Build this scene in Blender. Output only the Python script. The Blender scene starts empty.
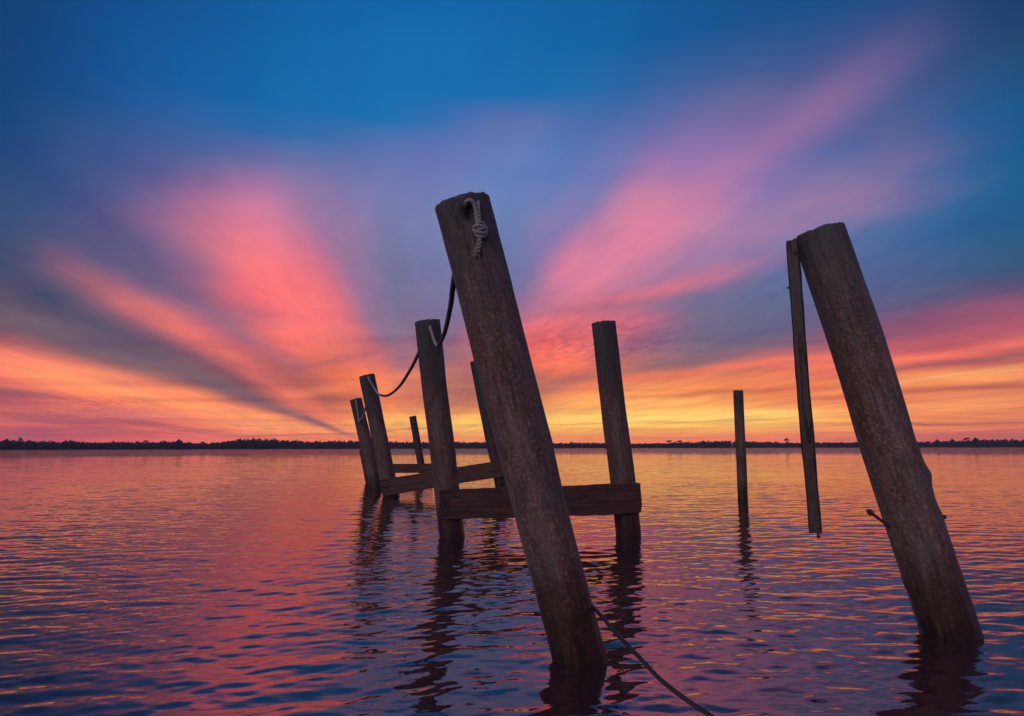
import bpy, bmesh, math, random
import numpy as np
from mathutils import Vector, Matrix, noise as mnoise

random.seed(7); rng = np.random.default_rng(11)
S = bpy.context.scene
COL = S.collection
W, H, F = 1024, 716, 24/36*1024
PITCH = math.atan(89.6/F)
ROLL = 0.0024
CAM = Vector((0, 0, 1.0))
fw = Vector((0, math.cos(PITCH), math.sin(PITCH)))
up0 = Vector((0, -math.sin(PITCH), math.cos(PITCH)))
rt = (Vector((1, 0, 0))*math.cos(ROLL) - up0*math.sin(ROLL)).normalized()
up = rt.cross(fw).normalized()

def ray(px, py):
    return (fw + rt*((px-512)/F) + up*((358-py)/F))
def at(px, py, Y):                       # the point of that sight line at depth Y
    d = ray(px, py); return CAM + d*(Y/d.y)
def on_water(px, py):
    d = ray(px, py); return CAM + d*(-CAM.z/d.z)
def camdepth(P): return (P-CAM).dot(fw)
def pxsize(P): return camdepth(P)/F      # metres per pixel at P

def lin(c):
    return tuple(((v/255)/12.92 if v/255 <= .04045 else ((v/255+.055)/1.055)**2.4) for v in c)

# ---------------------------------------------------------------- helpers
def link(name, me, mat=None, parent=None):
    o = bpy.data.objects.new(name, me); COL.objects.link(o)
    if mat: me.materials.append(mat)
    if parent: o.parent = parent
    return o
def tag(o, label=None, cat=None, group=None, kind=None):
    if label: o['label'] = label
    if cat: o['category'] = cat
    if group: o['group'] = group
    if kind: o['kind'] = kind
    return o
def mesh_from(name, V, Fc, smooth=True):
    me = bpy.data.meshes.new(name); me.from_pydata([tuple(v) for v in V], [], Fc); me.update()
    if smooth: me.polygons.foreach_set('use_smooth', [True]*len(me.polygons))
    return me

class NT:
    """small wrapper for writing node maths"""
    def __init__(s, tree): s.t = tree; s.n = tree.nodes; s.l = tree.links
    def new(s, ty, **kw):
        n = s.n.new(ty)
        for k, v in kw.items(): setattr(n, k, v)
        return n
    def put(s, sock, v):
        if isinstance(v, bpy.types.NodeSocket): s.l.new(v, sock)
        elif v is not None:
            if isinstance(v, (tuple, list)) and len(v) == 3 and sock.type == 'RGBA': v = (*v, 1)
            sock.default_value = v
    def m(s, op, a, b=None, c=None, clamp=False):
        n = s.new('ShaderNodeMath', operation=op, use_clamp=clamp)
        for i, v in enumerate((a, b, c)):
            if v is not None: s.put(n.inputs[i], v)
        return n.outputs[0]
    def v(s, op, a, b=None, scale=None):
        n = s.new('ShaderNodeVectorMath', operation=op)
        s.put(n.inputs[0], a)
        if b is not None: s.put(n.inputs[1], b)
        if scale is not None: s.put(n.inputs['Scale'], scale)
        return n.outputs['Value'] if op in ('LENGTH', 'DOT_PRODUCT') else n.outputs[0]
    def xyz(s, x=0, y=0, z=0):
        n = s.new('ShaderNodeCombineXYZ')
        for i, q in enumerate((x, y, z)): s.put(n.inputs[i], q)
        return n.outputs[0]
    def mix(s, f, a, b, mode='MIX'):
        n = s.new('ShaderNodeMix', data_type='RGBA', blend_type=mode)
        s.put(n.inputs[0], f); s.put(n.inputs[6], a); s.put(n.inputs[7], b)
        return n.outputs[2]
    def rng(s, v, a, b, c=0, d=1, smooth=False):
        n = s.new('ShaderNodeMapRange', interpolation_type='SMOOTHSTEP' if smooth else 'LINEAR')
        s.put(n.inputs[0], v)
        for i, q in enumerate((a, b, c, d)): s.put(n.inputs[1+i], q)
        return n.outputs[0]
    def noise(s, vec, scale, detail=3, rough=.5, dist=0, col=False):
        n = s.new('ShaderNodeTexNoise'); s.put(n.inputs['Vector'], vec)
        n.inputs['Scale'].default_value = scale; n.inputs['Detail'].default_value = detail
        n.inputs['Roughness'].default_value = rough; n.inputs['Distortion'].default_value = dist
        return n.outputs['Color' if col else 'Fac']
    def ramp(s, f, stops, interp='LINEAR'):
        n = s.new('ShaderNodeValToRGB'); s.put(n.inputs[0], f)
        r = n.color_ramp; r.interpolation = interp
        r.elements[0].position = stops[0][0]; r.elements[0].color = (*stops[0][1], 1)
        r.elements[1].position = stops[-1][0]; r.elements[1].color = (*stops[-1][1], 1)
        for p, c in stops[1:-1]:
            e = r.elements.new(p); e.color = (*c, 1)
        return n.outputs[0]
def material(name):
    m = bpy.data.materials.new(name); m.use_nodes = True
    nt = NT(m.node_tree); b = m.node_tree.nodes['Principled BSDF']
    return m, nt, b

# ---------------------------------------------------------------- camera
cam = bpy.data.cameras.new('camera'); cam.lens = 24; cam.sensor_width = 36; cam.clip_end = 6000; cam.clip_start = .05
co = bpy.data.objects.new('camera', cam); COL.objects.link(co)
R3 = Matrix((rt, up, -fw)).transposed()
co.matrix_world = Matrix.Translation(CAM) @ R3.to_4x4()
S.camera = co
S.cycles.max_bounces = 4; S.cycles.diffuse_bounces = 2; S.cycles.glossy_bounces = 3; S.cycles.volume_bounces = 0; S.cycles.transparent_max_bounces = 4
S.cycles.caustics_reflective = False; S.cycles.caustics_refractive = False
S.view_settings.view_transform = 'Standard'; S.view_settings.look = 'None'
S.view_settings.gamma = 1; S.view_settings.exposure = .14; S.view_settings.use_curve_mapping = False

# ---------------------------------------------------------------- sky
COLX = [0, 64, 128, 192, 256, 320, 384, 448, 512, 576, 640, 704, 768, 832, 896, 960, 1024]
SKY = {
0:  [(0,68,120),(0,74,135),(0,80,145),(0,86,152),(0,93,162),(0,98,168),(0,102,173),(0,104,175),(0,102,172),(0,98,166),(0,92,158),(0,85,148),(0,80,140),(14,78,140),(24,74,132),(24,68,122),(16,62,112)],
50: [(0,66,122),(0,78,142),(0,86,155),(0,92,162),(0,99,170),(0,105,177),(0,109,180),(0,110,181),(0,106,177),(0,102,170),(0,97,163),(5,90,155),(35,88,150),(60,85,145),(50,82,140),(40,76,130),(25,70,115)],
100:[(0,70,125),(5,80,142),(15,88,155),(5,95,165),(0,102,172),(0,108,178),(0,112,182),(0,112,182),(5,110,180),(20,108,175),(50,104,168),(95,105,162),(110,103,155),(75,95,150),(60,92,150),(50,85,140),(5,85,140)],
125:[(10,72,125),(40,82,135),(50,90,150),(45,95,160),(20,102,170),(5,108,176),(15,112,178),(60,112,178),(95,112,175),(75,110,175),(80,108,168),(125,110,165),(110,104,160),(85,98,155),(70,92,150),(35,88,148),(0,85,142)],
150:[(20,70,120),(50,82,135),(60,88,145),(68,95,152),(70,102,160),(75,108,165),(85,112,172),(98,115,178),(95,118,180),(80,115,178),(120,112,170),(145,115,170),(105,105,165),(75,98,158),(95,96,150),(60,88,145),(0,85,140)],
175:[(30,70,118),(55,80,130),(75,85,138),(105,95,145),(130,105,155),(105,110,162),(105,113,168),(105,118,175),(88,118,178),(90,118,178),(160,118,165),(155,115,168),(115,105,162),(110,104,155),(100,95,150),(40,90,145),(0,85,135)],
200:[(40,70,115),(55,78,128),(95,88,135),(150,105,145),(190,118,155),(140,115,160),(115,118,168),(110,120,170),(90,118,175),(120,118,170),(200,125,155),(165,118,160),(130,110,165),(150,112,150),(80,98,150),(20,92,145),(5,88,135)],
225:[(45,70,112),(62,75,120),(110,88,130),(165,105,140),(215,122,150),(170,115,150),(115,115,162),(108,118,165),(92,115,168),(160,118,160),(215,125,148),(170,118,160),(150,115,155),(90,108,155),(50,98,150),(30,92,142),(15,85,130)],
250:[(60,72,108),(80,80,118),(75,80,125),(150,100,135),(225,115,135),(205,110,135),(108,112,155),(105,115,162),(95,112,162),(195,118,150),(205,120,148),(150,112,158),(115,110,160),(80,105,155),(65,95,145),(45,88,135),(30,80,120)],
275:[(55,68,102),(110,85,112),(95,82,120),(115,88,130),(230,105,120),(225,105,120),(110,106,148),(108,112,155),(100,110,155),(220,118,145),(180,115,148),(130,108,150),(95,105,150),(80,100,145),(70,92,138),(55,82,125),(45,75,110)],
300:[(48,62,95),(70,72,100),(160,95,115),(150,92,120),(225,98,110),(245,110,115),(122,105,140),(112,108,150),(115,105,145),(190,110,130),(140,105,140),(105,102,140),(85,98,138),(85,92,135),(78,85,125),(90,78,115),(120,75,110)],
320:[(55,62,92),(60,68,98),(110,80,105),(200,95,110),(165,90,115),(240,100,105),(135,98,125),(115,105,140),(200,100,115),(220,105,110),(200,100,120),(100,98,130),(88,95,130),(95,88,128),(104,80,116),(142,78,106),(168,84,108)],
340:[(190,95,95),(80,70,92),(70,70,98),(150,85,105),(240,110,100),(245,115,100),(150,92,112),(130,100,125),(225,95,95),(235,100,95),(190,95,110),(105,95,120),(105,92,118),(130,85,110),(160,80,100),(196,90,96),(206,100,98)],
360:[(245,125,105),(225,115,100),(110,80,95),(85,72,95),(170,90,95),(245,120,90),(205,105,98),(140,95,110),(235,100,80),(240,110,85),(150,95,100),(125,95,110),(200,100,95),(235,110,90),(235,100,85),(200,85,85),(190,90,85)],
380:[(230,110,95),(250,140,100),(240,130,95),(140,85,85),(110,75,85),(215,100,75),(250,125,80),(170,100,95),(150,90,90),(225,110,80),(235,130,85),(240,130,80),(245,135,80),(235,125,80),(235,140,80),(245,155,90),(240,150,90)],
400:[(160,85,90),(230,115,90),(250,130,85),(250,145,85),(170,90,75),(150,85,75),(240,130,75),(180,110,85),(190,105,75),(245,160,85),(250,170,85),(250,165,80),(235,135,75),(230,125,75),(230,120,75),(225,130,85),(215,120,80)],
415:[(225,110,90),(190,100,90),(200,110,95),(245,140,90),(250,155,85),(220,115,70),(250,160,80),(245,165,80),(250,185,80),(250,195,90),(252,200,90),(252,200,90),(250,195,90),(248,175,80),(245,155,75),(240,150,80),(230,140,80)],
427:[(172,88,86),(165,92,92),(205,105,86),(230,125,85),(248,155,90),(250,165,80),(252,180,80),(252,195,85),(252,195,85),(250,190,80),(252,190,80),(252,190,80),(252,180,75),(248,165,75),(240,145,75),(230,130,75),(215,120,75)],
438:[(182,90,86),(200,92,82),(222,100,80),(232,112,80),(240,125,80),(240,125,75),(245,140,75),(245,145,75),(245,145,70),(242,140,70),(242,135,70),(240,130,72),(238,125,75),(225,115,75),(205,105,75),(195,98,75),(185,95,75)],
}
SKYROWS = sorted(SKY)
GRID = np.array([SKY[r] for r in SKYROWS], float)
def cubic(vals, xs, x):
    x = min(max(x, xs[0]), xs[-1]); i = max(j for j in range(len(xs)-1) if xs[j] <= x)
    t = (x-xs[i])/(xs[i+1]-xs[i])
    t = t*.55 + (t*t*(3-2*t))*.45
    return vals[i]*(1-t) + vals[i+1]*t
def sky_at(az, el):
    d = Vector((math.sin(az)*math.cos(el), math.cos(az)*math.cos(el), math.sin(el)))
    z = d.dot(fw); px = 512 + F*d.dot(rt)/z; py = 358 - F*d.dot(up)/z
    rows = [cubic(GRID[k], COLX, px) for k in range(len(SKYROWS))]
    c = cubic(np.array(rows), SKYROWS, py)
    g = c.mean(); k = min(1, max(0, (py-385)/40))          # the glow is a little brighter and peachier than read
    c = np.minimum(c*(1+.05*k) + np.array([3, -2, 12])*k, 255)
    return tuple(v*(1-.17*min(1, max(0, (190-py)/90))) for v in lin(c))

world = bpy.data.worlds.new('World'); S.world = world; world.use_nodes = True
wt = NT(world.node_tree); wt.n.clear()
tc = wt.new('ShaderNodeTexCoord').outputs['Generated']
sp = wt.new('ShaderNodeSeparateXYZ'); wt.put(sp.inputs[0], tc)
X, Y, Z = sp.outputs
Z = wt.m('ABSOLUTE', Z)
# flat cloud deck coordinates: wisps get finer towards the horizon by perspective
inv = wt.m('DIVIDE', 1, wt.m('ADD', Z, .02))
VP = math.atan((400-512)/F)
cx, sx = math.cos(VP), math.sin(VP)
DX = wt.m('MULTIPLY', X, inv); DY = wt.m('MULTIPLY', Y, inv)
t_ = wt.m('SUBTRACT', wt.m('MULTIPLY', DX, cx), wt.m('MULTIPLY', DY, sx))   # across the streaks
s_ = wt.m('ADD', wt.m('MULTIPLY', DX, sx), wt.m('MULTIPLY', DY, cx))        # along the streaks
deck = wt.xyz(t_, s_, 0)
n_low = wt.noise(wt.xyz(wt.m('MULTIPLY', DX, .16), wt.m('MULTIPLY', DY, .42), 0), 1.0, 5, .55, .6)
n_str = wt.noise(wt.xyz(wt.m('MULTIPLY', t_, 2.2), wt.m('MULTIPLY', s_, .30), 3), 1.0, 4, .55, .3)
n_wrp = wt.noise(wt.xyz(wt.m('MULTIPLY', t_, .9), wt.m('MULTIPLY', s_, .35), 9), 1.0, 3, .5, 0, col=True)
spw = wt.new('ShaderNodeSeparateXYZ'); wt.put(spw.inputs[0], n_wrp)
az = wt.m('ARCTAN2', X, Y); el = wt.m('ARCSINE', Z)
eln = wt.rng(el, 0, .5)
wamp = wt.rng(eln, 0, 1, .02, .06)
az2 = wt.m('ADD', az, wt.m('MULTIPLY', wt.m('SUBTRACT', spw.outputs[0], .5), wt.m('MULTIPLY', wamp, 1.3)))
el2 = wt.m('ADD', el, wt.m('MULTIPLY', wt.m('SUBTRACT', spw.outputs[1], .5), wt.m('MULTIPLY', wamp, .55)))
LIM = math.radians(50)
fz = wt.rng(az2, -LIM, LIM)
rows_py = [444, 438, 432, 425, 417, 409, 400, 390, 378, 365, 352, 338, 322, 305, 287, 268, 248, 226, 204, 180, 152, 125, 95, 50, 5]
col = None; pe = None
for py in rows_py:
    d = ray(512, py); e = math.atan2(d.z, d.y)
    stops = [(i/31, sky_at(-LIM + 2*LIM*i/31, e)) for i in range(32)]
    c = wt.ramp(fz, stops, 'CARDINAL')
    col = c if col is None else wt.mix(wt.rng(el2, pe, e), col, c)
    pe = e
col = wt.mix(wt.rng(el, pe, .80, smooth=True), col, lin((84, 82, 118)))
# individual streaks and gaps, each a soft straight band on the sky
GX = wt.m('DIVIDE', X, wt.m('MAXIMUM', Y, .05)); GZ = wt.m('DIVIDE', Z, wt.m('MAXIMUM', Y, .05))
nf = wt.noise(wt.xyz(wt.m('MULTIPLY', GX, 4), wt.m('MULTIPLY', GZ, 12), 0), 1.0, 4, .55, .3, col=True)
sf = wt.new('ShaderNodeSeparateXYZ'); wt.put(sf.inputs[0], nf)
GX = wt.m('ADD', GX, wt.m('MULTIPLY', wt.m('SUBTRACT', sf.outputs[0], .5), .05))
GZ = wt.m('ADD', GZ, wt.m('MULTIPLY', wt.m('SUBTRACT', sf.outputs[1], .5), .022))
front = wt.rng(Y, .02, .25)
def streak(p1, p2, w1, w2, rgb, k, fade=.12):
    global col
    a = ray(*p1); b = ray(*p2)
    a = Vector((a.x/a.y, a.z/a.y)); b = Vector((b.x/b.y, b.z/b.y))
    L = (b-a).length; u = (b-a)/L; n = Vector((-u.y, u.x))
    along = wt.m('DIVIDE', wt.m('ADD', wt.m('MULTIPLY', GX, u.x), wt.m('MULTIPLY_ADD', GZ, u.y, -a.dot(u))), L)
    across = wt.m('ADD', wt.m('MULTIPLY', GX, n.x), wt.m('MULTIPLY_ADD', GZ, n.y, -a.dot(n)))
    wd = wt.rng(along, 0, 1, w1/F, w2/F)
    q = wt.m('DIVIDE', across, wd)
    g = wt.m('EXPONENT', wt.m('MULTIPLY', wt.m('MULTIPLY', q, q), -1))
    e = wt.m('MULTIPLY', wt.rng(along, -fade, fade, 0, 1, True), wt.rng(along, 1-fade, 1+fade, 1, 0, True))
    fac = wt.m('MULTIPLY', wt.m('MULTIPLY', g, e), wt.m('MULTIPLY', front, k))
    col = wt.mix(fac, col, lin(rgb))
streak((105, 288), (335, 418), 14, 10, (242, 114, 100), .60, .45)
streak((90, 232), (285, 362), 20, 9, (92, 84, 122), .62, .35)
streak((215, 225), (352, 342), 36, 15, (246, 118, 112), .44, .45)
streak((318, 200), (386, 335), 26, 12, (108, 104, 150), .55, .35)
streak((388, 235), (402, 380), 22, 14, (112, 104, 138), .45, .3)
streak((400, 345), (280, 374), 6, 4, (165, 92, 105), .45, .3)
streak((-120, 263), (348, 432), 30, 2.4, (104, 84, 102), .84, .06)
streak((-60, 346), (250, 411), 9, 8, (255, 140, 102), .60, .3)
streak((20, 372), (260, 418), 7, 5, (255, 158, 100), .55, .3)
streak((-80, 382), (60, 398), 6, 3, (130, 80, 98), .70, .3)
streak((-80, 402), (130, 430), 5, 4, (158, 84, 92), .62, .3)
streak((40, 412), (240, 435), 4, 3, (172, 86, 92), .60, .3)
streak((-80, 436), (190, 433), 3, 2.5, (190, 92, 86), .45, .3)
streak((-80, 421), (120, 424), 2.5, 2, (245, 110, 92), .55, .3)
streak((230, 437), (430, 429), 1.1, .9, (190, 95, 70), .55, .1)
streak((300, 395), (430, 372), 5, 6, (252, 132, 92), .50, .4)
streak((340, 402), (440, 398), 4, 4, (185, 95, 85), .45, .4)
streak((500, 332), (740, 268), 6, 11, (240, 108, 112), .50, .4)
streak((520, 318), (700, 292), 5, 7, (140, 98, 128), .45, .4)
streak((548, 298), (700, 205), 16, 26, (228, 122, 146), .45, .3)
streak((556, 292), (890, 62), 13, 32, (180, 112, 158), .38, .3)
streak((528, 270), (640, 130), 12, 20, (88, 112, 172), .50, .35)
streak((640, 262), (930, 195), 9, 16, (155, 112, 155), .40, .35)
streak((600, 345), (800, 315), 14, 22, (104, 96, 130), .45, .4)
streak((545, 388), (640, 370), 8, 8, (124, 88, 102), .60, .4)
streak((600, 382), (860, 352), 3.5, 4.5, (250, 116, 86), .65, .3)
streak((800, 376), (1080, 336), 4, 6, (236, 112, 98), .60, .3)
streak((860, 352), (1080, 318), 7, 9, (196, 92, 104), .50, .4)
streak((830, 340), (1080, 300), 14, 16, (165, 84, 108), .50, .4)
streak((860, 375), (1080, 349), 2.5, 4.5, (150, 92, 98), .70, .3)
streak((840, 390), (1080, 362), 4, 6, (255, 168, 104), .70, .3)
streak((790, 399), (1080, 383), 2.5, 4.5, (190, 92, 84), .70, .3)
streak((620, 399), (830, 387), 3, 3, (200, 98, 82), .60, .3)
streak((700, 412), (1080, 400), 4, 5, (255, 166, 98), .60, .3)
streak((560, 408), (760, 402), 4, 4, (255, 168, 98), .50, .4)
streak((860, 424), (1080, 420), 1.3, 1.3, (165, 95, 85), .70, .3)
streak((660, 421), (790, 419), 1.0, 1.0, (190, 115, 85), .55, .3)
streak((545, 425), (610, 423), 1.2, 1.0, (190, 115, 85), .55, .3)
streak((540, 418), (790, 415), 5, 5, (255, 212, 122), .55, .4)
# wisps: stronger low in the sky, almost none in the blue above
kw = wt.rng(el, .02, .75, .75, .12, True)
kw = wt.m('MULTIPLY', kw, wt.rng(el, .004, .035))
wis = wt.mix(wt.m('MULTIPLY_ADD', wt.m('SUBTRACT', n_low, .5), 3.2, .5, clamp=True), (.74, .68, .87), (1.17, 1.19, 1.06))
col = wt.mix(kw, col, wt.mix(1, col, wis, 'MULTIPLY'))
wis2 = wt.mix(wt.m('MULTIPLY_ADD', wt.m('SUBTRACT', n_str, .5), 2.2, .5, clamp=True), (.78, .81, .96), (1.20, 1.15, 1.03))
col = wt.mix(wt.rng(el, .04, .9, .9, .3), col, wt.mix(1, col, wis2, 'MULTIPLY'))
n_fib = wt.noise(wt.xyz(wt.m('MULTIPLY', t_, 4.5), wt.m('MULTIPLY', s_, 1.6), 2), 1.0, 5, .66, 1.2)
fib = wt.mix(wt.m('MULTIPLY_ADD', wt.m('SUBTRACT', n_fib, .5), 3, .5, clamp=True), (.94, .94, .97), (1.06, 1.05, 1.02))
col = wt.mix(wt.m('MULTIPLY', wt.rng(el, .05, .12), wt.rng(el, .22, .45, 1, .15)), col, wt.mix(1, col, fib, 'MULTIPLY'))
# rippled high cloud patch right of the tall piling
rip = wt.noise(wt.xyz(wt.m('MULTIPLY', t_, 11), wt.m('MULTIPLY', s_, 3.2), 5), 1.0, 2, .5, .8)
pc = ray(600, 342); pcx, pcz = pc.x/pc.y, pc.z/pc.y
dd = wt.m('ADD', wt.m('POWER', wt.m('DIVIDE', wt.m('SUBTRACT', GX, pcx), .13), 2), wt.m('POWER', wt.m('DIVIDE', wt.m('SUBTRACT', GZ, pcz), .035), 2))
pm = wt.m('MULTIPLY', wt.m('EXPONENT', wt.m('MULTIPLY', dd, -1)), front)
pc = ray(90, 405); pcx, pcz = pc.x/pc.y, pc.z/pc.y
dd2 = wt.m('ADD', wt.m('POWER', wt.m('DIVIDE', wt.m('SUBTRACT', GX, pcx), .09), 2), wt.m('POWER', wt.m('DIVIDE', wt.m('SUBTRACT', GZ, pcz), .018), 2))
pm = wt.m('ADD', pm, wt.m('MULTIPLY', wt.m('EXPONENT', wt.m('MULTIPLY', dd2, -1)), front))
ripc = wt.mix(wt.m('MULTIPLY_ADD', wt.m('SUBTRACT', rip, .5), 4, .5, clamp=True), (.68, .70, .98), (1.16, 1.16, 1.04))
col = wt.mix(wt.m('MULTIPLY', pm, .8), col, wt.mix(1, col, ripc, 'MULTIPLY'))
# the dusk sky behind and beside the viewer
back = wt.ramp(wt.m('DIVIDE', el, 1.5708), [(0, lin((120, 92, 118))), (.12, lin((150, 105, 128))), (.3, lin((105, 100, 140))), (.55, lin((90, 88, 124))), (1, lin((84, 82, 118)))], 'EASE')
back = wt.mix(.5, back, wt.mix(1, back, wis2, 'MULTIPLY'))
bf = wt.m('MULTIPLY', wt.rng(wt.m('ABSOLUTE', az), math.radians(46), math.radians(88), 0, 1, True), wt.rng(el, 1.0, 1.4, 1, 0, True))
col = wt.mix(bf, col, back)
sky = wt.new('ShaderNodeTexSky', sky_type='NISHITA'); sky.sun_disc = False
sky.sun_elevation = math.radians(-2); sky.sun_rotation = math.radians(6); sky.air_density = 1.2; sky.dust_density = 2
bg1 = wt.new('ShaderNodeBackground'); wt.put(bg1.inputs[0], col); bg1.inputs[1].default_value = 1.0
bg2 = wt.new('ShaderNodeBackground'); wt.put(bg2.inputs[0], sky.outputs[0]); bg2.inputs[1].default_value = .05
ad = wt.new('ShaderNodeAddShader'); wt.l.new(bg1.outputs[0], ad.inputs[0]); wt.l.new(bg2.outputs[0], ad.inputs[1])
wo = wt.new('ShaderNodeOutputWorld'); wt.l.new(ad.outputs[0], wo.inputs[0])
world.cycles.sampling_method = 'NONE'      # a smooth sky: plain path tracing finds it

# soft fill lamp added opposite the sunset to give the pilings shape
sl = bpy.data.lights.new('dusk_fill', 'SUN'); sl.energy = .62; sl.angle = math.radians(60); sl.color = (1, .80, .74)
so = bpy.data.objects.new('dusk_fill', sl); COL.objects.link(so)
so.rotation_euler = Vector((.75, 1, -.45)).to_track_quat('-Z', 'Y').to_euler()

# ---------------------------------------------------------------- materials
def wood(name, c1, c2, stain, wet_top=.35, seed=0., tint=None, tint_z=(1, 2)):
    m, nt, b = material(name)
    ob = nt.new('ShaderNodeTexCoord').outputs['Object']
    s = nt.new('ShaderNodeSeparateXYZ'); nt.put(s.inputs[0], ob); x, y, z = s.outputs
    off = nt.v('ADD', ob, (seed, seed*1.7, seed*.3))
    wob = nt.noise(off, 1.6, 2, .5, 0, col=True)
    o2 = nt.v('ADD', off, nt.v('SCALE', nt.v('SUBTRACT', wob, (.5, .5, .5)), scale=.07))
    g1 = nt.noise(nt.v('MULTIPLY', o2, (26, 26, 1.5)), 1.0, 6, .6)
    g2 = nt.noise(nt.v('MULTIPLY', o2, (95, 95, 5)), 1.0, 4, .65)
    g3 = nt.noise(nt.v('MULTIPLY', off, (5, 5, 1.3)), 1.0, 5, .6)
    fine = nt.noise(off, 60, 5, .7)
    c = nt.mix(nt.rng(g1, .3, .7), c1, c2)
    c = nt.mix(nt.rng(g2, .35, .75, 0, .6), c, tuple(v*.45 for v in c1))
    c = nt.mix(nt.rng(g3, .47, .60, 0, .85), c, stain)
    long_ = nt.noise(nt.v('MULTIPLY', o2, (13, 13, .9)), 1.0, 4, .6)
    c = nt.mix(nt.rng(long_, .42, .64, 0, .7), c, nt.mix(1, c, (.50, .42, .40), 'MULTIPLY'))
    c = nt.mix(nt.rng(fine, .48, .72, 0, .6), c, tuple(min(1, v*1.6) for v in c2))
    mot = nt.noise(nt.v('MULTIPLY', o2, (30, 30, 9)), 1.0, 5, .7)
    c = nt.mix(nt.rng(mot, .44, .60, 0, .55), c, nt.mix(1, c, (.55, .48, .44), 'MULTIPLY'))
    mos = nt.noise(nt.v('MULTIPLY', off, (9, 9, 4)), 1.0, 5, .65)
    c = nt.mix(nt.rng(mos, .52, .66, 0, .45), c, (.105, .135, .125))
    # drying checks: long thin dark cracks
    ck = nt.noise(nt.v('MULTIPLY', o2, (17, 17, .75)), 1.0, 3, .5)
    ckm = nt.rng(nt.m('ABSOLUTE', nt.m('SUBTRACT', ck, .52)), .0, .014, 1, 0)
    ckm = nt.m('MULTIPLY', ckm, nt.rng(nt.noise(off, 2.6, 2), .45, .6))
    c = nt.mix(nt.m('MULTIPLY', ckm, .5), c, (.012, .009, .008))
    # knots
    vo = nt.new('ShaderNodeTexVoronoi'); nt.put(vo.inputs['Vector'], nt.v('MULTIPLY', off, (5, 5, 2.6))); vo.inputs['Scale'].default_value = 1
    kn = nt.rng(vo.outputs['Distance'], .05, .13, 1, 0, True)
    c = nt.mix(nt.m('MULTIPLY', nt.m('MULTIPLY', kn, nt.rng(g1, .35, .6)), .7), c, tuple(v*.35 for v in stain))
    if tint:  # blue-teal sky light on the upper ends, put into the colour
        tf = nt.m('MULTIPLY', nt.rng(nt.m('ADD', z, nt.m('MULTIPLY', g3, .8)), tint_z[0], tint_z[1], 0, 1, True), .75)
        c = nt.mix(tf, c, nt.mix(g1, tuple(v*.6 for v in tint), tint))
    # wet band above the waterline
    wz = nt.m('ADD', z, nt.m('MULTIPLY', nt.m('SUBTRACT', g1, .5), .5))
    wet = nt.rng(wz, wet_top*.35, wet_top, 1, 0, True)
    c = nt.mix(wet, c, nt.mix(1, c, (.34, .28, .25), 'MULTIPLY'))
    tide = nt.rng(nt.m('ADD', wz, nt.m('MULTIPLY', nt.m('SUBTRACT', g3, .5), .18)), .05, .13, 1, 0, True)
    c = nt.mix(nt.m('MULTIPLY', tide, .75), c, (.012, .013, .009))
    bv = nt.new('ShaderNodeTexVoronoi'); nt.put(bv.inputs['Vector'], off); bv.inputs['Scale'].default_value = 62
    bar = nt.m('MULTIPLY', nt.rng(bv.outputs['Distance'], .18, .30, 1, 0), nt.m('MULTIPLY', nt.rng(nt.m('ADD', z, nt.m('MULTIPLY', g3, .25)), .16, .30, 1, 0), nt.rng(mos, .48, .56)))
    c = nt.mix(nt.m('MULTIPLY', bar, .6), c, (.17, .16, .145))
    nt.put(b.inputs['Base Color'], c)
    nt.put(b.inputs['Roughness'], nt.rng(wet, 0, 1, .72, .38))
    b.inputs['Specular IOR Level'].default_value = .4
    b.inputs['Sheen Weight'].default_value = .18; b.inputs['Sheen Roughness'].default_value = .35; b.inputs['Sheen Tint'].default_value = (.12, .75, 1, 1)
    h = nt.m('ADD', nt.m('MULTIPLY', g1, .5), nt.m('MULTIPLY', g2, .35))
    h = nt.m('SUBTRACT', h, nt.m('MULTIPLY', ckm, .45))
    h = nt.m('ADD', h, nt.m('MULTIPLY', fine, .12))
    bp = nt.new('ShaderNodeBump'); bp.inputs['Strength'].default_value = .9; bp.inputs['Distance'].default_value = .010
    nt.put(bp.inputs['Height'], h); nt.l.new(bp.outputs[0], b.inputs['Normal'])
    return m
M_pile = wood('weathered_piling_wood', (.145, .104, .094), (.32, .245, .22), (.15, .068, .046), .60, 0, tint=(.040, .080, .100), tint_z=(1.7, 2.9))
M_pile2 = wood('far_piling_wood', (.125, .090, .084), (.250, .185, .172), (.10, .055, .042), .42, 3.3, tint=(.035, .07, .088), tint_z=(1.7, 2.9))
M_dark = wood('silhouetted_wood', (.05, .045, .05), (.10, .085, .085), (.05, .03, .028), .5, 4.4, tint=(.03, .07, .08), tint_z=(1.7, 2.6))  # pilings in silhouette, their shade put into a darker wood colour
M_beam = wood('beam_wood', (.20, .130, .112), (.37, .25, .22), (.18, .10, .08), -5, 7.1)
M_board = wood('board_wood', (.085, .072, .09), (.18, .155, .175), (.06, .05, .055), -5, 5.2)

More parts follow.
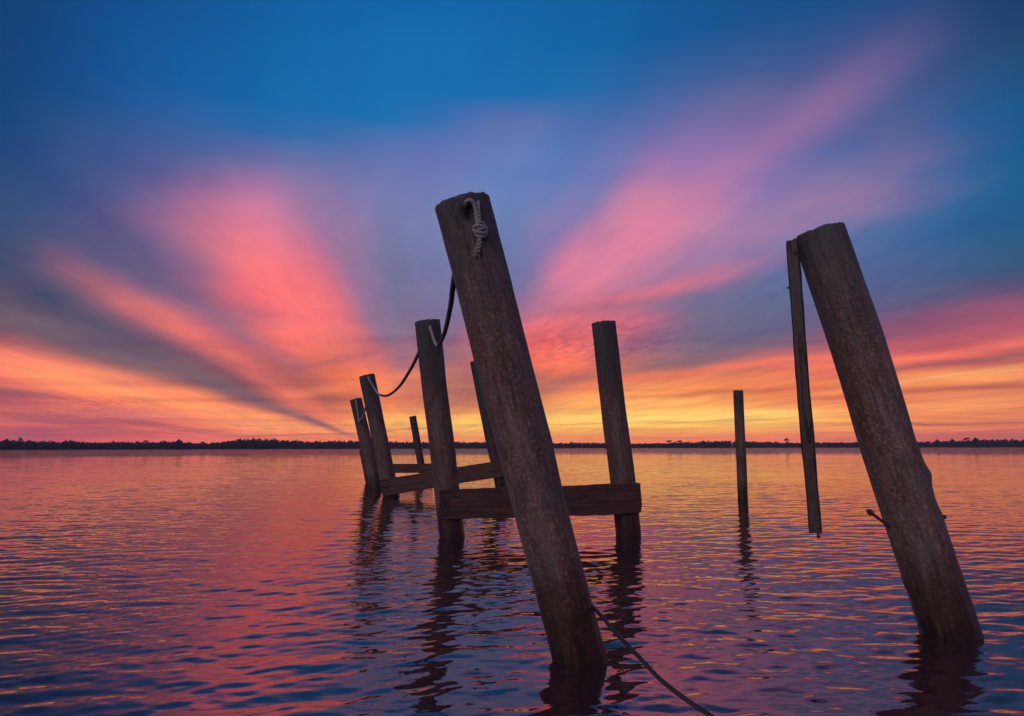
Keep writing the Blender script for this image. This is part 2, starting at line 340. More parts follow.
def simple(name, c, rough, metal=0, var=.4, scale=40):
    m, nt, b = material(name)
    ob = nt.new('ShaderNodeTexCoord').outputs['Object']
    n = nt.noise(ob, scale, 4, .6)
    nt.put(b.inputs['Base Color'], nt.mix(n, tuple(v*(1-var) for v in c), tuple(v*(1+var) for v in c)))
    b.inputs['Roughness'].default_value = rough; b.inputs['Metallic'].default_value = metal
    bp = nt.new('ShaderNodeBump'); bp.inputs['Strength'].default_value = .5; bp.inputs['Distance'].default_value = .002
    nt.put(bp.inputs['Height'], n); nt.l.new(bp.outputs[0], b.inputs['Normal'])
    return m
M_rust = simple('rusted_iron', (.11, .065, .05), .75, .3)
M_rope = simple('weathered_rope', (.36, .36, .39), .9, 0, .45, 160)
M_rope_shade = simple('silhouetted_rope', (.075, .065, .075), .9, 0, .35, 160)  # same rope against the sky, its shade put into the colour
M_line = simple('wet_dark_line', (.028, .025, .03), .5, 0, .4, 120)

# ---------------------------------------------------------------- water
def build_water():
    def waves(x, y, dr):
        r2 = np.random.default_rng(5)
        z = np.zeros_like(x)
        # gentle patchiness
        patch = .86 + .30*np.sin(x*.31+1.3+.5*np.sin(y*.17))*np.sin(y*.23+.4) + .22*np.sin(x*.83+.6*y+2)*np.sin(y*.71-.35*x+.4)
        n = 130
        for i in range(n):
            lam = .07*(1.2/.07)**((i+r2.random())/n)
            th = r2.normal(-.12, .46) if lam < .5 else r2.normal(-.06, .28)
            k = 2*math.pi/lam
            kx, ky = k*math.sin(th), k*math.cos(th)
            ph = r2.random()*6.283
            slope = .0118*(1.0 if lam < .24 else (.24/lam)**1.15)
            wgt = np.clip(lam/(dr*3.2)-.6, 0, 1)
            mod = .75+.5*np.sin(x*r2.normal(0, .8)+y*r2.normal(0, .5)+r2.random()*6.28)
            z += (slope/k)*np.sin(kx*x+ky*y+ph)*wgt*mod
        return z*patch
    # fan in front (fine) and a coarse ring for the rest of the turn
    def fan(a0, a1, na, r):
        a = np.linspace(a0, a1, na)
        R, A = np.meshgrid(r, a, indexing='ij')
        return (R*np.sin(A)).astype(np.float32), (R*np.cos(A)).astype(np.float32), R.astype(np.float32)
    ratio = 1.0036
    nr = int(math.log(140/1.3)/math.log(ratio))
    r_in = 1.3*ratio**np.arange(nr)
    r = np.concatenate([np.linspace(.02, 1.29, 40), r_in, 140*1.06**np.arange(1, 40)])
    fa = math.radians(62)
    x, y, R = fan(-fa, fa, 1150, r)
    dr = R*.0036
    zz = waves(x, y, dr)
    V1 = np.stack([x, y, zz], -1).reshape(-1, 3)
    nrr, naa = x.shape
    idx = np.arange(nrr*naa).reshape(nrr, naa)
    Q1 = np.stack([idx[:-1, :-1], idx[:-1, 1:], idx[1:, 1:], idx[1:, :-1]], -1).reshape(-1, 4)[:, ::-1]
    rb = r[::6] if (len(r)-1) % 6 == 0 else np.append(r[::6], r[-1])
    x, y, R = fan(fa, 2*math.pi-fa, 240, rb)
    zz = waves(x, y, R*.03)
    V2 = np.stack([x, y, zz], -1).reshape(-1, 3)
    n2, m2 = x.shape
    idx = np.arange(n2*m2).reshape(n2, m2) + len(V1)
    Q2 = np.stack([idx[:-1, :-1], idx[:-1, 1:], idx[1:, 1:], idx[1:, :-1]], -1).reshape(-1, 4)[:, ::-1]
    V = np.concatenate([V1, V2]); Q = np.concatenate([Q1, Q2])
    me = bpy.data.meshes.new('water')
    me.vertices.add(len(V)); me.vertices.foreach_set('co', V.astype(np.float32).ravel())
    me.loops.add(len(Q)*4); me.loops.foreach_set('vertex_index', Q.astype(np.int32).ravel())
    me.polygons.add(len(Q)); me.polygons.foreach_set('loop_start', np.arange(len(Q), dtype=np.int32)*4)
    me.polygons.foreach_set('use_smooth', np.ones(len(Q), bool))
    me.update(calc_edges=True)
    return me
def water_material():
    m, nt, b = material('river_water')
    g = nt.new('ShaderNodeNewGeometry'); P = g.outputs['Position']
    s = nt.new('ShaderNodeSeparateXYZ'); nt.put(s.inputs[0], P)
    dist = nt.v('LENGTH', P)
    # slopes of the ripples too small for the mesh, as a field in water coordinates
    w1 = nt.noise(nt.v('MULTIPLY', P, (7, 21, 1)), 1.0, 4, .65, .5, col=True)
    w2 = nt.noise(nt.v('MULTIPLY', P, (1.6, 5.2, 1)), 1.0, 4, .6, .4, col=True)
    w3 = nt.noise(nt.v('MULTIPLY', P, (.35, .9, 1)), 1.0, 4, .6, .5, col=True)
    c5 = (.5, .5, .5)
    v1 = nt.v('MULTIPLY', nt.v('SUBTRACT', w1, c5), (.11, .26, 0))
    v2 = nt.v('MULTIPLY', nt.v('SUBTRACT', w2, c5), (.12, .25, 0))
    v3 = nt.v('MULTIPLY', nt.v('SUBTRACT', w3, c5), (.12, .24, 0))
    k2 = nt.rng(dist, 4, 40, .12, .85)
    k3 = nt.rng(dist, 25, 110, 0, 1.0)
    sl_ = nt.v('ADD', v1, nt.v('ADD', nt.v('SCALE', v2, scale=k2), nt.v('SCALE', v3, scale=k3)))
    pat = nt.rng(nt.noise(nt.v('MULTIPLY', P, (.16, .30, 1)), 1.0, 4, .6), .32, .68, .45, 1.5)
    far = nt.rng(dist, 80, 115, 1, 4.5, True)
    sl_ = nt.v('SCALE', sl_, scale=nt.m('MULTIPLY', pat, far))
    N = nt.v('NORMALIZE', nt.v('ADD', g.outputs['Normal'], sl_))
    nt.l.new(N, b.inputs['Normal'])
    b.inputs['Base Color'].default_value = (.034, .022, .026, 1)
    b.inputs['Roughness'].default_value = .02
    b.inputs['IOR'].default_value = 2.8
    b.inputs['Specular Tint'].default_value = (1, .60, .60, 1)
    return m
water = tag(link('water', build_water(), water_material()), kind='structure')

# ---------------------------------------------------------------- far shore
def shore_dist(az):   # nearer on the left, farther on the right
    return 640 + 260*max(0, min(1, (math.degrees(az)+40)/80))
M_ground = simple('shore_ground', (.05, .045, .03), .95, 0, .3, .2)
V = []; Fc = []
NA = 260
for i in range(NA+1):
    a = math.radians(-80 + 160*i/NA); d = shore_dist(a) + 4*math.sin(i*1.3)
    for q, z in ((d, -.4), (d+5, .5), (d+40, 1.3), (d+260, 2.5)):
        V.append((q*math.sin(a), q*math.cos(a), z))
for i in range(NA):
    for k in range(3):
        a = i*4+k; Fc.append((a, a+1, a+5, a+4))
tag(link('shore', mesh_from('shore', V, Fc), M_ground), kind='structure')

def foliage(name, c):
    m, nt, b = material(name)
    n = nt.noise(nt.new('ShaderNodeNewGeometry').outputs['Position'], .35, 4, .6)
    nt.put(b.inputs['Base Color'], nt.mix(n, tuple(v*.6 for v in c), tuple(v*1.4 for v in c)))
    b.inputs['Roughness'].default_value = .8
    return m
M_leaf = foliage('shore_foliage', (.035, .05, .04)); M_bark = simple('bark', (.06, .045, .035), .9, 0, .3, 2)

def leaf_cloud(V, Fc, c, rx, rz, n, size, r=random):
    for _ in range(n):
        while True:
            p = Vector((r.uniform(-1, 1), r.uniform(-1, 1), r.uniform(-1, 1)))
            if p.length <= 1: break
        q = Vector((c[0]+p.x*rx, c[1]+p.y*rx, c[2]+p.z*rz))
        u = Vector((r.gauss(0, 1), r.gauss(0, 1), r.gauss(0, 1))).normalized()
        w = u.orthogonal().normalized(); s = size*r.uniform(.6, 1.3)
        v2 = u.cross(w)
        b0 = len(V)
        V += [q-w*s, q+v2*s*.7, q+w*s, q-v2*s*.7]; Fc.append((b0, b0+1, b0+2, b0+3))
def px_az(px): d = ray(px, 447); return math.atan2(d.x, d.y)
# canopy height in pixels above the waterline, read along the shore
PROF = [(-700, 9), (0, 7), (8, 8), (30, 8), (40, 7), (55, 6.5), (70, 7.5), (90, 6), (110, 7), (150, 6.5), (176, 7.5), (200, 5.5), (222, 7), (238, 10), (262, 10.5), (290, 9.5), (310, 8), (345, 8.5), (380, 7.5), (450, 7), (560, 5.5), (600, 5.5), (640, 4.5), (662, 5), (690, 6), (720, 7), (740, 6.5), (775, 5.5), (800, 4.5), (840, 5), (880, 5), (925, 5), (960, 6), (985, 6.5), (1024, 6.5), (1700, 7)]
def prof(px):
    return .90*float(np.interp(px, [p[0] for p in PROF], [p[1] for p in PROF]))
V = []; Fc = []
px = -620.
while px < 1650:
    a = px_az(px)
    for row in range(3):
        aa = a + random.uniform(-.003, .003)
        d = shore_dist(aa) + 12 + row*13 + random.uniform(-4, 4)
        hp = prof(px)*d/F*random.uniform(.80, 1.06)*(.80+.10*row)
        if random.random() < .06: hp *= 1.16
        c = (d*math.sin(aa), d*math.cos(aa), hp*.52+.8)
        inside = -60 < px < 1080
        leaf_cloud(V, Fc, c, random.uniform(1.8, 3.6), hp*.5, 80 if inside else 30, .85 if inside else 1.5)
        if row < 2: leaf_cloud(V, Fc, (c[0], c[1], hp*.22+.6), 2.4, hp*.28, 40 if inside else 14, 1.0)
    px += 2.1 if -60 < px < 1080 else 7
tag(link('treeline', mesh_from('treeline', V, Fc, False), M_leaf), 'low dark wooded shoreline stretching across the far side of the water', 'woodland', kind='stuff')

def tree(px, top_py, spread_px, label, umbrella=False):
    a = px_az(px); d = shore_dist(a)+8; top_py += .8
    k = d/F; hgt = (447-top_py)*k+1; R = spread_px*k/2
    root = bpy.data.objects.new('shore_tree', None); COL.objects.link(root); root.location = (d*math.sin(a), d*math.cos(a), .5)
    tag(root, label, 'tree', 'taller trees rising out of the far shoreline')
    bm = bmesh.new()
    def limb(p, q, r1, r2):
        ax = Vector(q)-Vector(p); mt = Matrix.Translation((Vector(p)+Vector(q))/2) @ ax.to_track_quat('Z', 'Y').to_matrix().to_4x4()
        bmesh.ops.create_cone(bm, cap_ends=True, segments=7, radius1=r1, radius2=r2, depth=ax.length, matrix=mt)
    limb((0, 0, 0), (.2, 0, hgt*.78), .38, .18)
    rr = random.Random(int(px))
    tips = []
    for j in range(6):
        th = j*1.05+rr.random()*.4; z0 = hgt*rr.uniform(.45, .7)
        q = (R*.6*math.cos(th), R*.6*math.sin(th), hgt*rr.uniform(.78, .9)); limb((.1, 0, z0), q, .15, .06); tips.append(q)
    me = bpy.data.meshes.new('trunk'); bm.to_mesh(me); bm.free(); link('trunk', me, M_bark, root)
    V = []; Fc = []
    for q in tips[:4] if umbrella else [(a_*.8, b_*.8, c_-hgt*rr.uniform(.10, .28)) for a_, b_, c_ in tips]:
        leaf_cloud(V, Fc, q, R*.42, hgt*(.07 if umbrella else .12), 34 if umbrella else 55, .5, rr)
    if umbrella: leaf_cloud(V, Fc, (R*.1, 0, hgt*.93), R*.5, hgt*.07, 40, .45, rr)
    else:
        leaf_cloud(V, Fc, (0, 0, hgt*.50), R*.85, hgt*.36, 420, .6, rr)
        leaf_cloud(V, Fc, (0, 0, hgt*.82), R*.36, hgt*.18, 120, .5, rr)
    link('crown', mesh_from('crown', V, Fc, False), M_leaf, root)
tree(70, 439.4, 6, 'small rounded dark tree topping the shoreline near the far left')
tree(6, 438.6, 7, 'dark tree cluster crown at the left end of the shoreline')
tree(178.5, 438.4, 7, 'dark dome-shaped tree standing out left of the taller wood')
tree(240, 437.6, 5, 'tall dark tree at the left end of the highest wood')
tree(253, 437.2, 8, 'broad dark tree in the highest stretch of the far wood')
tree(274, 437.4, 6, 'dark tree topping the right end of the highest wood')
tree(669.5, 439.8, 6, 'thin umbrella-crowned tree, left one of the pair right of the piling with the beam', True)
tree(680, 439.8, 5.5, 'flat-topped spindly tree, right one of the pair right of the piling with the beam', True)
tree(787, 438.6, 4.5, 'small spindly tree peeping up between thin post and hanging board', True)
tree(703, 440.4, 7, 'low round dark tree left of the thin upright post')
tree(938, 440.5, 4, 'small dark tree just right of the large leaning piling')
tree(953, 440.2, 5, 'dark tree left of the tallest clump on the right shore')
tree(968, 439.3, 6, 'open-crowned tree in the clump on the right shore', True)
tree(976, 438.9, 6, 'tallest dark tree on the right-hand shore')

# ---------------------------------------------------------------- pilings
def frame(axis):
    z = axis.normalized(); x = Vector((1, 0, 0)); x = (x - z*x.dot(z)).normalized(); y = z.cross(x)
    return Matrix((x, y, z)).transposed()
def piling(base_px, top_px, w0, w1, dY, label, mat, seed, Yfix=None, group='old dock pilings', bulge=(), nseg=64, depth=1.0, rough=1.35, name='wooden_piling'):
    Bf = on_water(*base_px)
    r0 = w0/2*pxsize(Bf)
    B = at(base_px[0], base_px[1], (Yfix or Bf.y))
    B = CAM + (B-CAM)*1.0; B.z = 0
    B = Vector((B.x*(1+r0/B.y), B.y + r0, 0))
    T = at(top_px[0], top_px[1], B.y + dY)
    r1 = w1/2*pxsize(T)
    ax = T-B; L = ax.length; M = frame(ax)
    mw = Matrix.Translation(B) @ M.to_4x4()
    V = []; Fc = []
    nring = max(40, int((L+depth)/.022)) if r0*F/camdepth(B) > 20 else 46
    zs = [-depth + (L+depth)*i/nring for i in range(nring+1)]
    ch = .007
    zs = zs[:-1] + [L-ch*1.6, L-ch*.4]
    rs = random.Random(seed)
    for j, z in enumerate(zs):
        t = max(0, z)/L; r = r0*(1-t)+r1*t
        if j == len(zs)-1: r -= ch
        bx = .010*mnoise.noise(Vector((z*.8, seed, 0)))*rough; by = .010*mnoise.noise(Vector((z*.8, seed, 7)))*rough
        for i in range(nseg):
            a = 2*math.pi*i/nseg; c, s = math.cos(a), math.sin(a)
            n = mnoise.fractal(Vector((c*2.1+seed*3, s*2.1, z*1.1)), 1, 2, 4)*.030
            n += mnoise.noise(Vector((c*7+seed, s*7, z*2.2)))*.014 + mnoise.noise(Vector((c*22+seed, s*22, z*9)))*.007
            rr = r*(1+n*rough)
            for (bz, ba, hw, hz, amp) in bulge:
                da = (a-ba+math.pi) % (2*math.pi)-math.pi
                rr += amp*math.exp(-(da/hw)**2-((z-bz)/hz)**2)
            tz = 0
            if j >= len(zs)-2: tz = .012*mnoise.noise(Vector((c*3+seed, s*3, 4)))
            V.append((rr*c+bx, rr*s+by, z+tz))
    nr = len(zs)
    for j in range(nr-1):
        for i in range(nseg):
            k = (i+1) % nseg; Fc.append((j*nseg+i, j*nseg+k, (j+1)*nseg+k, (j+1)*nseg+i))
    # end grain, slightly dished and split
    prev = (nr-1)*nseg
    for q in (.75, .45, .15):
        b0 = len(V)
        for i in range(nseg):
            a = 2*math.pi*i/nseg; s0 = V[(nr-1)*nseg+i]
            V.append((s0[0]*q, s0[1]*q, s0[2]-.002*(1-q)+.002*mnoise.noise(Vector((s0[0]*30, s0[1]*30, q*9)))))
        for i in range(nseg):
            k = (i+1) % nseg; Fc.append((prev+i, prev+k, b0+k, b0+i))
        prev = b0
    Fc.append(tuple(prev+i for i in range(nseg)))
    Fc.append(tuple(reversed(range(nseg))))
    o = link(name, mesh_from(name, V, Fc), mat); o.matrix_world = mw
    tag(o, label, 'piling', group)
    return o, B, T, r0, r1
def bolt_mesh(L, r, head_r, head_t, bend=0):
    bm = bmesh.new(); n = 10; rings = []
    pts = [Vector((bend*math.sin(i/6*1.4)*.5, 0, L*i/6)) for i in range(7)]
    for p in pts:
        rings.append([bm.verts.new((p.x+r*math.cos(2*math.pi*k/n), r*math.sin(2*math.pi*k/n), p.z)) for k in range(n)])
    for a, b in zip(rings, rings[1:]):
        for k in range(n): bm.faces.new((a[k], a[(k+1) % n], b[(k+1) % n], b[k]))
    bmesh.ops.create_cone(bm, cap_ends=True, segments=6, radius1=head_r, radius2=head_r*.92, depth=head_t, matrix=Matrix.Translation(pts[-1]+Vector((0, 0, -head_t*.3))))
    if head_t > .004: bmesh.ops.create_cone(bm, cap_ends=True, segments=12, radius1=r*1.1, radius2=r*.7, depth=head_t*.7, matrix=Matrix.Translation(pts[-1]+Vector((0, 0, head_t*.5))))
    me = bpy.data.meshes.new('bolt'); bm.to_mesh(me); bm.free(); return me
def place_child(o, parent, P, direction):
    o.parent = parent
    q = direction.normalized().to_track_quat('Z', 'Y').to_matrix().to_4x4()
    bpy.context.view_layer.update()
    o.matrix_local = parent.matrix_world.inverted() @ (Matrix.Translation(P) @ q)
def add_bolt(parent, P, direction, L=.03, r=.008, hr=.018, ht=.012, bend=0, name='bolt'):
    o = link(name, bolt_mesh(L, r, hr, ht, bend), M_rust); place_child(o, parent, P, direction); return o

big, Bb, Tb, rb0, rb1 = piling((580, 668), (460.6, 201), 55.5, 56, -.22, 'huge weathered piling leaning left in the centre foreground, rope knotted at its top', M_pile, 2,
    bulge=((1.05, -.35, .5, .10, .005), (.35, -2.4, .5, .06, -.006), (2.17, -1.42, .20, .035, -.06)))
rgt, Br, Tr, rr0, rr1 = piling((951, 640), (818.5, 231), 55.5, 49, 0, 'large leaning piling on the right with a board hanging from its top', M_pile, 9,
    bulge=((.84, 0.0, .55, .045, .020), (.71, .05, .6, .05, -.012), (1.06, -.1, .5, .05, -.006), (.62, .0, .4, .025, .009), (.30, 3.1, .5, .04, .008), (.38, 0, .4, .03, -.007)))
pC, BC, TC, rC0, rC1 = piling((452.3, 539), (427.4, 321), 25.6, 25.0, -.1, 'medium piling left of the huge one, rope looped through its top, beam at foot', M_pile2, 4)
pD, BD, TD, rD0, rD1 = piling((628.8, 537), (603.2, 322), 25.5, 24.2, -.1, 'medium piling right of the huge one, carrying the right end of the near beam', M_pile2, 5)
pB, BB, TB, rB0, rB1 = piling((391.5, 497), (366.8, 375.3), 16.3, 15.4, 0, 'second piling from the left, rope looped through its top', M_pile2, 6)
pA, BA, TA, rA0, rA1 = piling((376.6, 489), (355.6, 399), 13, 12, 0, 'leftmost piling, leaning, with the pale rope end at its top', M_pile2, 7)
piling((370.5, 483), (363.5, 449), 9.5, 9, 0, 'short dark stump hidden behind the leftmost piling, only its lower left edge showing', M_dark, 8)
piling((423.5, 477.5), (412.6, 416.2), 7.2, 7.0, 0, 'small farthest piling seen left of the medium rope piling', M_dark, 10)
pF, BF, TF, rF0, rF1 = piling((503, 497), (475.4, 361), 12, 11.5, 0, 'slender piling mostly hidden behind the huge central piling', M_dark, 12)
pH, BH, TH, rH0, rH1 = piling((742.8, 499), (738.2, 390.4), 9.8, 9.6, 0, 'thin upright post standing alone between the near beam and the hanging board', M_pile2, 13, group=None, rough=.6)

# bolts in the right-hand piling
k = at(887, 525, Br.y)
add_bolt(rgt, at(890, 527, Br.y-.02), at(867, 510.5, Br.y-.05)-at(890, 527, Br.y-.02), L=.155, r=.0085, hr=.017, ht=.022, bend=.012)
add_bolt(rgt, at(932, 519, Br.y-.02), at(941, 517.5, Br.y-.04)-at(932, 519, Br.y-.02), L=.062, r=.011, hr=.013, ht=.01)
add_bolt(rgt, at(868, 312, Tr.y-.02), at(873.5, 311, Tr.y-.03)-at(868, 312, Tr.y-.02), L=.026, r=.006, hr=.009, ht=.005, name='nail')

# ---------------------------------------------------------------- timbers
def timber(name, P1, P2, h, t, mat, nrm=Vector((0, -1, 0)), seed=1, wear=1.0, ragged=0):
    """a sawn timber from P1 to P2, h high, t thick, with worn arrises"""
    ax = (P2-P1); L = ax.length; z = ax.normalized()
    y = (nrm - z*nrm.dot(z)).normalized(); x = y.cross(z)
    M = Matrix((x, y, z)).transposed()
    prof_ = []; c = .007
    hh, tt = h/2, t/2
    base = [(-hh+c, -tt), (-hh*.5, -tt), (0, -tt), (hh*.5, -tt), (hh-c, -tt), (hh, -tt+c), (hh, 0), (hh, tt-c), (hh-c, tt), (hh*.5, tt), (0, tt), (-hh*.5, tt), (-hh+c, tt), (-hh, tt-c), (-hh, 0), (-hh, -tt+c)]
    n = len(base); V = []; Fc = []; nz = max(24, int(L/.03))
    for j in range(nz+1):
        zz = L*j/nz
        e = 1.0
        if j in (0, nz): e = .96
        for i, (a, b) in enumerate(base):
            d = .006*wear*mnoise.noise(Vector((a*9+seed, b*9, zz*2.3))) + .004*wear*mnoise.noise(Vector((a*30, b*30+seed, zz*9)))
            w = .008*wear*mnoise.noise(Vector((0, seed, zz*.9)))
            s = Vector((a, b)).normalized()
            V.append((a*e+s.x*d+w, b*e+s.y*d, zz + (ragged*mnoise.noise(Vector((a*60, b*60, seed))) if j in (0, nz) else 0)))
    for j in range(nz):
        for i in range(n):
            k = (i+1) % n; Fc.append((j*n+i, j*n+k, (j+1)*n+k, (j+1)*n+i))
    Fc.append(tuple(reversed(range(n)))); Fc.append(tuple(nz*n+i for i in range(n)))
    o = link(name, mesh_from(name, V, Fc, False), mat)
    o.matrix_world = Matrix.Translation(P1) @ M.to_4x4()
    return o
t = .055
Yc = BC.y-.1*.2-rC0-t/2-.002; Yd = BD.y-.1*.2-rD0-t/2-.002
P1, P2 = at(439.5, 504.8, Yc), at(640.2, 497.8, Yd)
near = timber('cross_beam', P1, P2, 30*pxsize(P1), t, M_beam, seed=3, ragged=.03, wear=1.5)
tag(near, 'nearest cross beam, level, passing behind the huge piling and joining the two medium pilings', 'beam', 'cross beams of the old dock')
for (px, py, Yq) in ((447, 500, Yc), (446, 511, Yc), (624, 492, Yd), (625, 503, Yd)):
    P = at(px, py, Yq-t/2+.004); add_bolt(near, P, Vector((0, -1, 0)), L=.012, r=.012, hr=.020, ht=.012)
Yb = BB.y-rB0-t/2-.002; Yf = BF.y-rF0-t/2-.002
P1, P2 = at(381.5, 488, Yb), at(513, 466.5, Yf)
mid = timber('cross_beam', P1, P2, 16.3*pxsize(P1), t, M_beam, seed=4, ragged=.03, wear=1.5)
tag(mid, 'middle cross beam sloping up to the right from the second leftmost piling', 'beam', 'cross beams of the old dock')
for (px, py, Yq) in ((388, 485, Yb), (388.5, 490, Yb)):
    P = at(px, py, Yq-t/2+.004); add_bolt(mid, P, Vector((0, -1, 0)), L=.012, r=.014, hr=.022, ht=.012)
Yg = on_water(423.5, 477.5).y-.04
P1, P2 = at(369, 468.6, Yg), at(433, 468.0, Yg)
far_b = timber('cross_beam', P1, P2, 9*pxsize(P1), t, M_beam, seed=5)
tag(far_b, 'farthest and shortest cross beam, just above the water beside the small farthest piling', 'beam', 'cross beams of the old dock')

# hanging board: a narrow timber nailed by its top end to the left side of the right-hand piling
Yt = Tr.y-.03
nrm = Vector((-.55, -1, 0))
P1, P2 = at(791.8, 241.5, Yt), at(815.6, 533, Yt-.10)
hb = timber('hanging_board', P2, P1, .066, .042, M_board, nrm=nrm, seed=8, wear=.7, ragged=.03)
tag(hb, 'narrow grey board hanging nearly upright from the right-hand piling, clear of the water', 'board')
add_bolt(hb, at(789.5, 288, Yt-.02), at(786.8, 287.5, Yt-.03)-at(789.5, 288, Yt-.02), L=.014, r=.004, hr=.007, ht=.004, name='nail')
add_bolt(hb, at(817.5, 530, Yt-.12), Vector((.1, 0, -1)), L=.036, r=.007, hr=.011, ht=.008)
add_bolt(hb, at(795, 252, Yt-.04), Vector((-.4, -1, 0)), L=.02, r=.005, hr=.010, ht=.004, name='nail')

# ---------------------------------------------------------------- ropes
def resample(pts, step):
    pts = [Vector(p) for p in pts]
    dense = []
    for i in range(len(pts)-1):
        p0 = pts[max(i-1, 0)]; p1 = pts[i]; p2 = pts[i+1]; p3 = pts[min(i+2, len(pts)-1)]
        n = max(4, int((p2-p1).length/step*2))
        for k in range(n):
            u = k/n
            dense.append(.5*((2*p1)+(p2-p0)*u+(2*p0-5*p1+4*p2-p3)*u*u+(3*p1-p0-3*p2+p3)*u**3))
    dense.append(pts[-1])
    out = [dense[0]]; acc = 0
    for a, b in zip(dense, dense[1:]):
        acc += (b-a).length
        if acc >= step: out.append(b); acc = 0
    if (out[-1]-dense[-1]).length > step*.3: out.append(dense[-1])
    return out
def rope_mesh(name, pts, r, strands=3, pitch=None, nseg=8, fray=0):
    """laid rope: strands twisted round the path"""
    pitch = pitch or r*7; step = pitch/7
    P = resample(pts, step); V = []; Fc = []
    T = [(P[min(i+1, len(P)-1)]-P[max(i-1, 0)]).normalized() for i in range(len(P))]
    Nn = T[0].orthogonal().normalized(); fr = []
    for tt in T:
        Nn = (Nn-tt*Nn.dot(tt)).normalized(); fr.append((Nn.copy(), tt.cross(Nn)))
    for s in range(strands):
        b0 = len(V); s_len = 0
        for i, p in enumerate(P):
            if i: s_len += (P[i]-P[i-1]).length
            ph = 2*math.pi*(s_len/pitch+s/strands); n_, b_ = fr[i]
            off = r*.50 if strands > 1 else 0
            e = max(0, 1-(len(P)-1-i)/8) if fray else 0
            c = p+(n_*math.cos(ph)+b_*math.sin(ph))*(off+e*fray)
            rr = r*(.56 if strands > 1 else 1)
            for k in range(nseg):
                a = 2*math.pi*k/nseg
                V.append(c+(n_*math.cos(a)+b_*math.sin(a))*rr)
        m_ = len(P)
        for i in range(m_-1):
            for k in range(nseg):
                q = (k+1) % nseg; Fc.append((b0+i*nseg+k, b0+i*nseg+q, b0+(i+1)*nseg+q, b0+(i+1)*nseg+k))
        Fc.append(tuple(b0+k for k in reversed(range(nseg)))); Fc.append(tuple(b0+(m_-1)*nseg+k for k in range(nseg)))
    return mesh_from(name, V, Fc)
def path(*q): return [at(a, b, c) for a, b, c in q]
rope = bpy.data.objects.new('dock_rope', None); COL.objects.link(rope); rope.location = at(470, 200, Tb.y-rb1)
tag(rope, 'grey rope knotted at the top of the huge piling and swagged through three pilings behind', 'rope')
def rope_part(name, pts, r, mat=None, **kw):
    o = link(name, rope_mesh(name, pts, r, **kw), mat or M_rope, rope)
    o.location = -rope.location
    return o
def surf(px, py, out=.012):     # a point just in front of the huge piling's skin
    d = ray(px, py).normalized()
    ax = (Tb-Bb).normalized(); w0 = CAM-Bb
    dp = d-ax*d.dot(ax); wp = w0-ax*w0.dot(ax)
    r = rb1+out; A = dp.dot(dp); B_ = 2*dp.dot(wp); C_ = wp.dot(wp)-r*r
    disc = B_*B_-4*A*C_
    tt = (-B_-math.sqrt(max(0, disc)))/(2*A)
    return CAM+d*tt
rope_part('hanging_strand', [surf(466.0, 206, -.02), surf(466.0, 202, .008), surf(469.5, 200, .018), surf(473.5, 203, .016), surf(475.5, 209, .014), surf(477, 218, .014), surf(478, 228, .016), surf(479.5, 236, .018), surf(479, 244, .014), surf(476.5, 253, .012)], .0105, fray=.006, pitch=.055)
rope_part('hanging_strand', [surf(478.0, 201, -.01), surf(478.5, 205, .008), surf(479, 212, .012), surf(479.6, 222, .012), surf(481, 230, .016)], .0080, pitch=.05)
rope_part('knot', [surf(473.5, 229, .006), surf(474.5, 226.5, .020), surf(479, 225.5, .028), surf(484, 227.5, .024), surf(486, 231, .014), surf(484, 233.5, .024), surf(479.5, 232.5, .030), surf(475.5, 231, .022), surf(473.5, 230, .008)], .0088, pitch=.04)
rope_part('knot', [surf(483, 225, .010), surf(486.5, 229, .010), surf(485.5, 235, .014), surf(481, 237, .024), surf(476.5, 235, .016), surf(475, 231, .012)], .0080, pitch=.038)
rope_part('knot', [surf(476, 223, .012), surf(480.5, 222, .024), surf(484.5, 225, .016), surf(482, 229, .026), surf(477, 228, .020)], .0075, pitch=.038)
for q in range(7):      # loose yarns at the frayed end
    dx = (q-3)*.9
    rope_part('yarn', [surf(477+dx*.3, 249, .013), surf(476.6+dx*.8, 253, .012), surf(476+dx*1.3+random.uniform(-.6, .6), 257+random.uniform(-2, 1.5), .008)], .0022, strands=1, pitch=.03)
yC = TC.y-rC1
rope_part('swag', path((466, 208, Tb.y+rb1*.7), (464, 235, Tb.y+rb1+.06), (457, 264, 3.75), (453.2, 285, 4.2), (450.4, 306.6, 4.85), (445.4, 330, 5.7), (441, 341.5, 6.5), (438.5, 344.6, yC-.42)), .0185, mat=M_rope_shade)
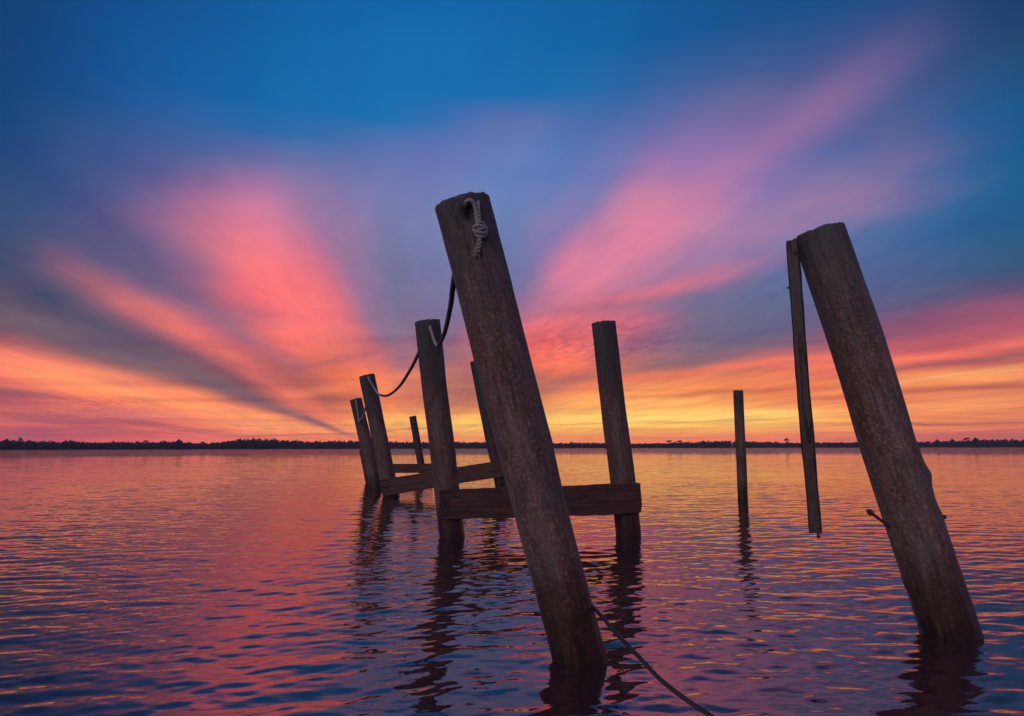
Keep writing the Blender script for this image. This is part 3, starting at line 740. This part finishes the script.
rope_part('loop', path((438.5, 344.6, yC-.42), (437.0, 345.0, yC-.3), (434.6, 341.5, yC-.08), (432.2, 334, yC-.03), (430.2, 328, yC-.02), (430.0, 326, yC+.06)), .0185)
yB = TB.y-rB1
rope_part('swag', path((428, 328, TC.y+rC1-.03), (424, 340, TC.y+rC1+.08), (418, 354.5, 8.7), (409.6, 371, 9.9), (398.8, 387, 11.3), (388, 395.4, 12.5), (380.5, 395.2, yB-.35)), .023, mat=M_rope_shade)
rope_part('loop', path((380.5, 395.2, yB-.35), (376.3, 391.5, yB-.1), (372, 384.5, yB-.03), (368.7, 378.5, yB-.02), (368.4, 377, yB+.06)), .021)
yA = TA.y-rA1
rope_part('loop', path((367, 380, TB.y+rB1-.03), (366.3, 400, TB.y+rB1+.25), (364.5, 412, yA-.6), (361.5, 418.5, yA-.3), (358.9, 421, yA-.1), (358.2, 415, yA-.03), (357, 408, yA-.02), (356, 401, yA-.02), (356, 400, yA+.06)), .021)

# mooring line from the foot of the huge piling into the water off to the right
ml = link('mooring_line', rope_mesh('mooring_line', path((592, 606, Bb.y-.02), (602.5, 617, 3.22), (616, 633, 3.1), (642, 660, 2.9), (660, 679, 2.78), (686, 699.5, 2.66), (708, 714, 2.58), (760, 752, 2.40), (830, 812, 2.2)), .0092, strands=4, pitch=.06), M_line)
tag(ml, 'dark taut line running from the foot of the huge piling toward the lower right', 'rope')

# ---------------------------------------------------------------- air over the water
bm = bmesh.new(); bmesh.ops.create_cube(bm, size=1)
for v in bm.verts: v.co = Vector((v.co.x*3000, v.co.y*3000, -2.5 if v.co.z < 0 else 30))
me = bpy.data.meshes.new('haze'); bm.to_mesh(me); bm.free()
mh = bpy.data.materials.new('haze_air'); mh.use_nodes = True; hn = NT(mh.node_tree); hn.n.clear()
pv = hn.new('ShaderNodeVolumePrincipled'); pv.inputs['Density'].default_value = .00020; pv.inputs['Color'].default_value = (.55, .65, 1, 1)
ho = hn.new('ShaderNodeOutputMaterial'); hn.l.new(pv.outputs[0], ho.inputs['Volume'])
tag(link('haze', me, mh), kind='stuff')
